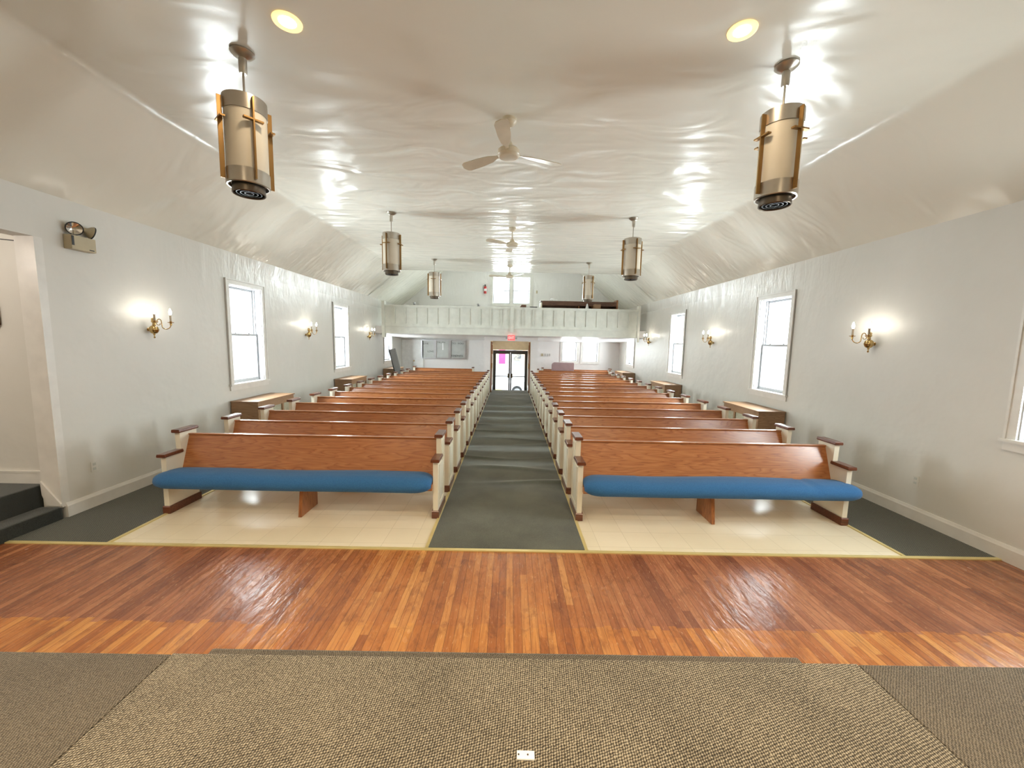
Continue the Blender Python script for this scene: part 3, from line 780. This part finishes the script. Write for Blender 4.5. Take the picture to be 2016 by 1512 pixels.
pd = make_pendant(); spots = [(-2.215, 3.44), (2.205, 3.44), (-2.215, 7.40), (2.205, 7.42), (-2.215, 11.45), (2.205, 11.5)]
lab = ['large near', 'large near', 'mid-distance', 'mid-distance', 'farthest', 'farthest']
for i, (x, y) in enumerate(spots):
    o = pd if i == 0 else dup(pd)
    o.location = (x, y, ZC); o.rotation_euler = (0, 0, math.radians([30, -7.6, 56, -10, -19, 14][i]))
    o['group'] = 'cylindrical pendant lights with gold crosses'
    o['label'] = 'cylindrical white and nickel pendant with gold crosses, %s one on the %s' % (lab[i], 'left' if x < 0 else 'right')

# ------------------------------------------------------------------ ceiling fans
def make_fan():
    t = thing('ceiling_fan', '', 'fan', (0, 0, ZC))
    MB().lathe([(0, 0), (.075, 0), (.078, -.03), (.06, -.055), (.03, -.075), (0, -.075)], seg=28).build('canopy', M['fanw'], t, smooth=True)
    MB().lathe([(0, -.07), (.012, -.07), (.012, -.24), (0, -.24)], seg=12).build('downrod', M['fanw'], t, smooth=True)
    MB().lathe([(0, -.215), (.03, -.22), (.045, -.25), (.055, -.285), (.10, -.295), (.115, -.31), (.116, -.355), (.10, -.375), (.085, -.38), (0, -.378)], seg=36).build('motor_housing', M['fanw'], t, smooth=True)
    for k in range(3):
        a = 2 * math.pi * k / 3; Mz = Matrix.Rotation(a, 3, 'Z') @ Matrix.Rotation(math.radians(12), 3, 'X')
        pts = [(.10, -.02), (.16, -.018), (.24, -.050), (.38, -.065), (.57, -.07), (.61, -.05), (.63, 0), (.61, .05), (.57, .068), (.38, .064), (.24, .048), (.16, .018), (.10, .02)]
        b = MB().prism(pts, -.004, .004, 'z'); b.v = [tuple(Mz @ Vector(v) + Vector((0, 0, -.335))) for v in b.v]
        b.build('blade', M['fanw'], t)
    return t
fn = make_fan()
for i, (x, y, a, l) in enumerate([(-.06, 4.31, 144, 'nearest'), (-.01, 8.2, 218, 'middle'), (-.07, 12.1, 186, 'farthest')]):
    o = fn if i == 0 else dup(fn)
    o.location = (x, y, ZC); o.rotation_euler = (0, 0, math.radians(a)); o['group'] = 'cream ceiling fans'
    o['label'] = 'cream three-blade ceiling fan, %s of the three along the centre line' % l

# recessed cans
def make_can():
    t = thing('recessed_light', '', 'lamp', (0, 0, ZC))
    MB().lathe([(.060, -.002), (.060, -.004), (.085, -.012), (.098, -.008), (.100, 0)], seg=36).build('trim_ring', M['canbaf'], t, smooth=True)
    MB().lathe([(0, -.002), (.059, -.002), (.059, -.005), (0, -.010)], seg=30).build('lens', M['canglow'], t, smooth=True)
    return t
cn = make_can()
for i, (x, y) in enumerate(CANS[:4]):  # last two fixtures are added out of view to go with the fill
    o = cn if i == 0 else dup(cn); o.location = (x, y, ZC - .001); o['group'] = 'recessed ceiling lights'
    o['label'] = ['warm lit recessed ceiling light above the left near pendant', 'warm lit recessed ceiling light beside the right near pendant',
                  'warm recessed light added out of view over the platform, left', 'warm recessed light added out of view over the platform, right'][i]

# ------------------------------------------------------------------ sconces
def make_sconce():
    t = thing('wall_sconce', '', 'lamp')    # local: x = away from wall, z=0 at ball centre
    Mx = Matrix.Rotation(math.radians(90), 3, 'Y')
    MB().lathe([(0, .0), (.022, 0), (.022, .008), (.014, .012), (.010, .02), (.010, .07), (0, .07)], (0, 0, .0), 24, Mx).build('back_plate', M['brass'], t, smooth=True)
    c = (.075, 0, 0)
    MB().lathe([(0, -.115), (.008, -.11), (.012, -.10), (.006, -.09), (.006, -.075), (.014, -.065), (.012, -.055), (.03, -.048), (.045, -.03), (.052, -.006), (.056, 0), (.052, .006), (.046, .03), (.03, .048), (.012, .058), (.018, .07), (.010, .082), (.022, .095), (.026, .11), (.018, .125), (.026, .135), (.012, .15), (0, .155)], c, 28).build('body', M['brass'], t, smooth=True)
    for s in (-1, 1):
        d = Vector((.72, s * .69, 0)).normalized()
        P = lambda r, z: Vector(c) + d * r + Vector((0, 0, z))
        pts = []
        for i in range(25):
            u = i / 24
            if u < .45: v = u / .45; a = math.pi * v; pts.append(P(.035 + .022 * (1 - math.cos(a)), .105 + .035 * math.sin(a)))
            elif u < .6: v = (u - .45) / .15; pts.append(P(.079 + .004 * v, .105 - .06 * v))
            else: v = (u - .6) / .4; a = math.pi * v; pts.append(P(.083 + .045 * (1 - math.cos(a)) , .045 - .05 * math.sin(a) + .03 * v))
        arm = MB().tube(pts, .0055, 8)
        sc = [P(.035 + .0 + .018 * math.cos(a) + .012, .085 + .018 * math.sin(a) - .008 * a / 6) for a in [math.radians(q) for q in range(90, 400, 25)]]
        arm.tube([P(.02, .10)] + sc, .004, 6)
        arm.build('arm', M['brass'], t, smooth=True)
        e = P(.173, 0)
        MB().lathe([(0, .06), (.010, .06), (.013, .08), (.010, .09), (.034, .098), (.036, .104), (.012, .106), (.014, .118), (0, .118)], (e.x, e.y, 0), 20).build('drip_pan', M['brass'], t, smooth=True)
        cdl = MB().lathe([(0, .115), (.011, .115), (.011, .20), (0, .20)], (e.x, e.y, 0), 14).build('candle_sleeve', M['candle'], t, smooth=True)
        MB().lathe([(0, .198), (.008, .20), (.016, .222), (.017, .235), (.012, .258), (.004, .28), (0, .286)], (e.x, e.y, 0), 14).build('bulb', M['bulb'], cdl, smooth=True)
    return t
SC = [(-1, 5.22, 'nearest'), (-1, 9.2, 'middle'), (-1, 13.15, 'farthest'), (1, 5.15, 'nearest'), (1, 9.25, 'middle'), (1, 13.4, 'farthest')]
sn = make_sconce()
for i, (s, y, l) in enumerate(SC):
    o = sn if i == 0 else dup(sn)
    o.location = (s * XW, y, 2.06); o.rotation_euler = (0, 0, 0 if s < 0 else math.pi); o['group'] = 'brass candle sconces on the side walls'
    o['label'] = 'two-arm brass candle wall sconce, lit, %s one on the %s wall' % (l, 'left' if s < 0 else 'right')
    for q in (-1, 1):
        lamp('POINT', 'sconce_bulb_light', (s * (XW - .075 - .173 * .722), y + q * .173 * .692, 2.06 + .245), 3.2, (1, .93, .78), shadow_soft_size=.018)

# ------------------------------------------------------------------ emergency light on the left wall
t = thing('emergency_light', 'almond emergency light box with two lamp heads high on the left wall', 'emergency light', (-XW, 4.44, 2.98))
MB().box(0, -.125, -.09, .09, .125, .06).build('case', M['almond'], t, bevel=.008)
MB().box(.09, -.122, -.05, .093, -.10, .05).build('indicator_strip', M['black'], t)
MB().box(.09, .05, -.075, .092, .10, -.065).build('badge', M['black'], t)
for k, (yy, dr_) in enumerate([(-.06, Vector((.75, -.55, -.25))), (.10, Vector((.35, .85, -.25)))]):
    q = dr_.normalized().to_track_quat('Z', 'Y').to_matrix(); c = Vector((.06, yy, .135))
    hd = MB().lathe([(0, -.06), (.02, -.055), (.03, -.03), (.062, .0), (.068, .012), (.066, .02), (.060, .02)], c, 28, q).build('lamp_head', M['almond'], t, smooth=True)
    MB().lathe([(.064, .012), (.070, .014), (.070, .024), (.060, .024)], c, 28, q).build('rim', M['black'], hd, smooth=True)
    MB().lathe([(0, .004), (.03, .010), (.060, .020)], c, 28, q).build('reflector', M['chrome'], hd, smooth=True)
    MB().tube([(.05, yy, .055), (.055, yy, .10)], .012, 8).build('neck', M['almond'], t)
for s, y, l in ((-1, 4.40, 'left'), (1, 4.42, 'right')):
    t = thing('wall_outlet', 'small electrical outlet plate low on the %s wall' % l, 'outlet', (s * XW, y, .47), 0 if s < 0 else math.pi)
    MB().box(0, -.036, -.058, .006, .036, .058).build('plate', M['wall'], t, bevel=.002)
    MB().box(.006, -.016, .012, .0075, .016, .04).box(.006, -.016, -.04, .0075, .016, -.012).build('socket', M['board'], t)

# ------------------------------------------------------------------ letter board on the rear wall
t = thing('letter_board', 'aluminium-framed three-panel letter board on the rear left wall', 'notice board', (-2.93, YB, 1.585))
bw = [(-.99, -.37), (-.37, .27), (.27, .98)]
MB().box(-.99, -.05, -.41, .98, 0, .41).build('back_board', M['board'], t)
for a, b in bw:
    f = .06
    MB().box(a, -.075, -.41, a + f, -.05, .41).box(b - f, -.075, -.41, b, -.05, .41).box(a + f, -.075, -.41, b - f, -.05, -.36).box(a + f, -.075, .36, b - f, -.05, .41).build('door_frame', M['alum'], t)
def put_text(txt, size, wd, x, z, parent, mat, nm, y=-.054):
    vs, fs = text_mb(txt, size, .002, wd)
    MB().add([(v.x + x, y - v.z, v.y + z) for v in vs], fs).build(nm, mat, parent)
put_text('LIVE', .11, .24, -.78, .24, t, M['letter'], 'letters')
put_text('LOVE', .11, .27, -.57, -.10, t, M['letter'], 'letters')
put_text('TRUTH', .09, .34, -.10, .30, t, M['letter'], 'letters')
put_text('TO  YOU', .10, .50, .62, .27, t, M['letter'], 'letters')
put_text('KINDNESS', .12, .50, .60, -.27, t, M['letter'], 'letters')
MB().box(-.06, -.054, -.02, -.01, -.05, .28).build('paper_strip', M['letterw'], t)

# exit sign
t = thing('exit_sign', 'red lit exit sign hanging below the gallery front over the aisle', 'sign', (.02, YF - .10, 2.12))
MB().box(-.125, -.03, -.09, .125, .03, .09).build('housing', M['exit'], t, bevel=.006)
vs, fs = text_mb('EXIT', .13, .002, .19)
MB().add([(v.x, -.033 - v.z, v.y) for v in vs], fs).build('letters', M['exitl'], t)
MB().tube([(0, 0, .09), (0, .05, .2)], .01, 8).build('stem', M['trimw'], t)
for s in (-1, 1):
    MB().lathe([(0, -.02), (.03, -.015), (.035, .02), (0, .022)], (s * .17, 0, -.01), 16, Matrix.Rotation(math.radians(90), 3, 'X')).build('lamp_head', M['greyp'], t, smooth=True)
    MB().tube([(s * .12, 0, -.01), (s * .16, 0, -.01)], .008, 6).build('bracket', M['greyp'], t)

# extinguisher, knob plate by the gable window
t = thing('fire_extinguisher', 'red fire extinguisher on the gable wall left of the upper window', 'fire extinguisher', (-1.14, YB - .09, 4.02))
MB().lathe([(0, 0), (.055, 0), (.062, .01), (.062, .26), (.05, .30), (.02, .32), (0, .32)], seg=24).build('cylinder', M['red'], t, smooth=True)
MB().lathe([(.0635, .10), (.0635, .20), (.062, .20), (.062, .10), (.0635, .10)], seg=24).build('label_band', M['letterw'], t)
MB().box(-.02, -.02, .32, .02, .02, .36).box(-.015, -.10, .355, .015, .02, .37).build('valve', M['black'], t)
MB().tube([(-.02, 0, .34), (-.08, 0, .33), (-.095, 0, .25), (-.075, 0, .12)], .010, 8).build('hose', M['black'], t, smooth=True)
MB().box(-.02, .06, .1, .02, .09, .3).build('bracket', M['black'], t)
t = MB().box(1.06, YB - .02, 4.08, 1.12, YB, 4.2).build('thermostat', M['almond']); tag(t, 'small beige wall box right of the upper gable window', 'wall box')
for x, wd in ((1.35, .09), (1.50, .05), (1.60, .05), (1.70, .05)):
    t = MB().box(x, YB - .02, 1.38, x + wd, YB, 1.49).build('light_switch', M['almond'] if wd > .06 else M['switch'])
    tag(t, 'small grey switch plate on the rear wall right of the entrance', 'switch', 'switch plates right of the entrance')

# ------------------------------------------------------------------ things in the gallery
t = thing('choir_bench', 'long dark wooden bench with shelf compartments behind the gallery rail, right', 'bench', (2.52, 14.75, 2.45))
MB().box(-1.44, 0, .0, -1.38, .42, 1.0).build('end_panel', M['cream'], t)
MB().box(1.38, 0, .0, 1.44, .42, 1.14).build('end_panel', M['oakm'], t)
MB().box(-1.38, 0, .91, 1.38, .03, 1.05).build('front_board', M['coverd'], t)
MB().box(-1.44, 0, 1.05, 1.44, .42, 1.07).build('top_board', M['coverd'], t)
MB().box(-1.38, 0, .55, 1.38, .40, .57).build('shelf', M['coverd'], t)
MB().box(-1.38, .38, .0, 1.38, .40, 1.05).build('back_board', M['coverd'], t)
for x in (-.02, .5): MB().box(x, .01, .57, x + .03, .38, 1.04).build('divider', M['oakm'], t)
def crumple(name, c, sz, mat, label, cat, seed):
    rnd = random.Random(seed); bm = bmesh.new(); bmesh.ops.create_icosphere(bm, subdivisions=2, radius=1)
    vs = []
    for v in bm.verts:
        k = .7 + .5 * rnd.random(); vs.append((v.co.x * sz[0] * k + c[0], v.co.y * sz[1] * k + c[1], max(0, v.co.z * k) * sz[2] + c[2]))
    fs = [tuple(x.index for x in f.verts) for f in bm.faces]; bm.free()
    return tag(MB().add(vs, fs).build(name, mat), label, cat)
crumple('crumpled_paper', (1.56, 14.9, 3.522), (.16, .10, .12), M['paper'], 'crumpled white paper on the left end of the gallery bench', 'paper', 3)
crumple('crumpled_paper', (2.1, 14.95, 3.522), (.22, .08, .05), M['paper'], 'flat pale paper sheet near the middle of the gallery bench', 'paper', 4)
crumple('crumpled_paper', (3.4, 14.95, 3.522), (.12, .08, .03), M['paper'], 'small pale paper towards the right end of the gallery bench', 'paper', 5)
t = tag(MB().box(2.98, 14.3, 2.45, 3.22, 14.5, 3.38).build('wooden_stand', M['cover']), 'light wooden stand rising behind the gallery rail in front of the bench', 'stand')
t = tag(MB().lathe([(0, .95), (.02, .93), (.07, .75), (.07, 0), (0, 0)], (2.72, 14.25, 2.45), 4).build('white_cone', M['letterw']), 'pointed white object peeking over the gallery rail beside the stand', 'cone')
t = thing('brown_box', 'small dark brown box on the gallery rail right of centre', 'box', (.42, YF + .05, 3.19)); MB().prism([(-.12, 0), (.10, 0), (.10, .08), (-.07, .08)], -.05, .05, 'y').build('body', M['coverd'], t); MB().prism([(-.07, .08), (.10, .08), (.10, .09), (-.06, .09)], -.05, .05, 'y').build('lid', M['coverd'], t)
t = thing('black_book', 'flat black book lying on the gallery rail beside the brown box', 'book', (.78, YF + .05, 3.19)); MB().box(-.13, -.05, 0, .13, .05, .035).build('cover', M['black'], t); MB().box(-.10, -.045, .035, .12, .045, .045).build('pages', M['letterw'], t)
for x, l in ((-3.42, 'left end'), (-1.16, 'middle of its left half')):
    t = thing('spot_lamp', 'small grey lamp fixture standing on the gallery rail, %s' % l, 'lamp', (x, YF + .05, 3.19))
    MB().lathe([(0, 0), (.05, 0), (.05, .015), (0, .018)], seg=16).build('base', M['greyp'], t)
    MB().lathe([(0, .015), (.02, .02), (.045, .06), (.04, .10), (0, .11)], seg=16).build('head', M['alum'], t, smooth=True)

# leaning folded table and mauve pad at the back
t = thing('folded_table', 'grey slab with dark edge leaning at the rear left corner by the last window', 'table', (-3.97, 14.55, .01))
Mt = Matrix.Rotation(math.radians(-14), 3, 'Y')
MB().obox(Mt @ Vector((0, 0, .84)), (.22, .05, 1.66), Mt).build('top', M['greyp'], t)
MB().obox(Mt @ Vector((-.125, 0, .84)), (.03, .075, 1.68), Mt).build('edge', M['black'], t)
mb = MB(); pr = [(-.46, 0), (.46, 0), (.46, .30), (.44, .33), (-.36, .33), (-.43, .29), (-.46, .22)]
mb.prism(pr, -.05, .05, 'y')
mb.v = [(x + 2.18, y + 16.20, z + .84) for x, y, z in mb.v]
t = tag(mb.build('mauve_pad', M['mauve'], bevel=.01), 'mauve rounded pad standing behind the second-last pew on the right', 'pad')
o_ = MB().box(1.72, 16.16, .0, 2.64, 16.24, .84); 
t2 = o_.build('lower_pad', M['mauve'], t)

# ------------------------------------------------------------------ street outside
ZG = -1.5
struct(MB().box(-60, YB + T + 1.2, ZG - .1, 60, 90, ZG).build('ground', M['asph']))
struct(MB().box(-60, -30, ZG - .1, -XW - T, YB + T + 1.2, ZG).box(XW + T, -30, ZG - .1, 60, YB + T + 1.2, ZG).build('ground', M['asph']))
struct(MB().box(-3, YB + T, ZG, 3, YB + T + 1.2, -.61).build('entrance_landing', M['asph']))
t = thing('street_building', 'pale building across the street seen through the entrance doors', 'building', (0, 48, ZG))
MB().box(-14, 0, 0, 14, 6, 6.5).build('facade', M['bldg'], t)
MB().box(-1.40, -.08, .75, -.62, -.0, 2.45).build('pink_panel', M['pink'], t)
MB().box(-2.0, -.06, .6, -1.72, 0, 6.0).build('corner_strip', M['peach'], t)
MB().box(.22, -.08, .62, 1.36, 0, 2.6).build('shop_window', M['greyp'], t)
MB().box(.42, -.10, 1.15, 1.30, -.08, 2.45).build('window_display', M['winpat'], t)
MB().box(1.45, -.06, .6, 1.9, 0, 6.0).build('corner_strip', M['peach'], t)
o = tag(MB().box(-1.8, 27.2, ZG, -.2, 28.4, ZG + .012).build('kerb_marking', M['yelp']), 'yellow painted patch on the pale street outside the doors', 'road marking')
t = thing('parked_car', 'white car with a visible front wheel parked outside the right glass door', 'car', (.46, 24.6, ZG))
pr = [(-1.0, .25), (-.42, .25), (-.38, .50), (-.2, .68), (0, .73), (.2, .68), (.38, .50), (.42, .25), (2.2, .25), (2.26, .5), (2.62, .68), (2.98, .5), (3.04, .25), (3.6, .25), (3.6, .85), (3.2, .95), (2.6, 1.35), (1.1, 1.38), (.5, .98), (-.6, .85), (-.95, .65)]
MB().prism(pr, .0, 1.7, 'y').build('body', M['carw'], t)
for xx in (0, 2.62):
    wl = MB().lathe([(0, -.02), (.20, -.02), (.22, -.03), (.33, -.03), (.34, 0), (.34, .18), (.2, .2), (0, .2)], (xx, .03, .34), 36, Matrix.Rotation(math.radians(-90), 3, 'X')).build('wheel', M['tyre'], t, smooth=True)
    MB().lathe([(0, -.045), (.05, -.045), (.21, -.03), (.21, 0), (0, 0)], (xx, .03, .34), 28, Matrix.Rotation(math.radians(-90), 3, 'X')).build('hubcap', M['alum'], wl, smooth=True)
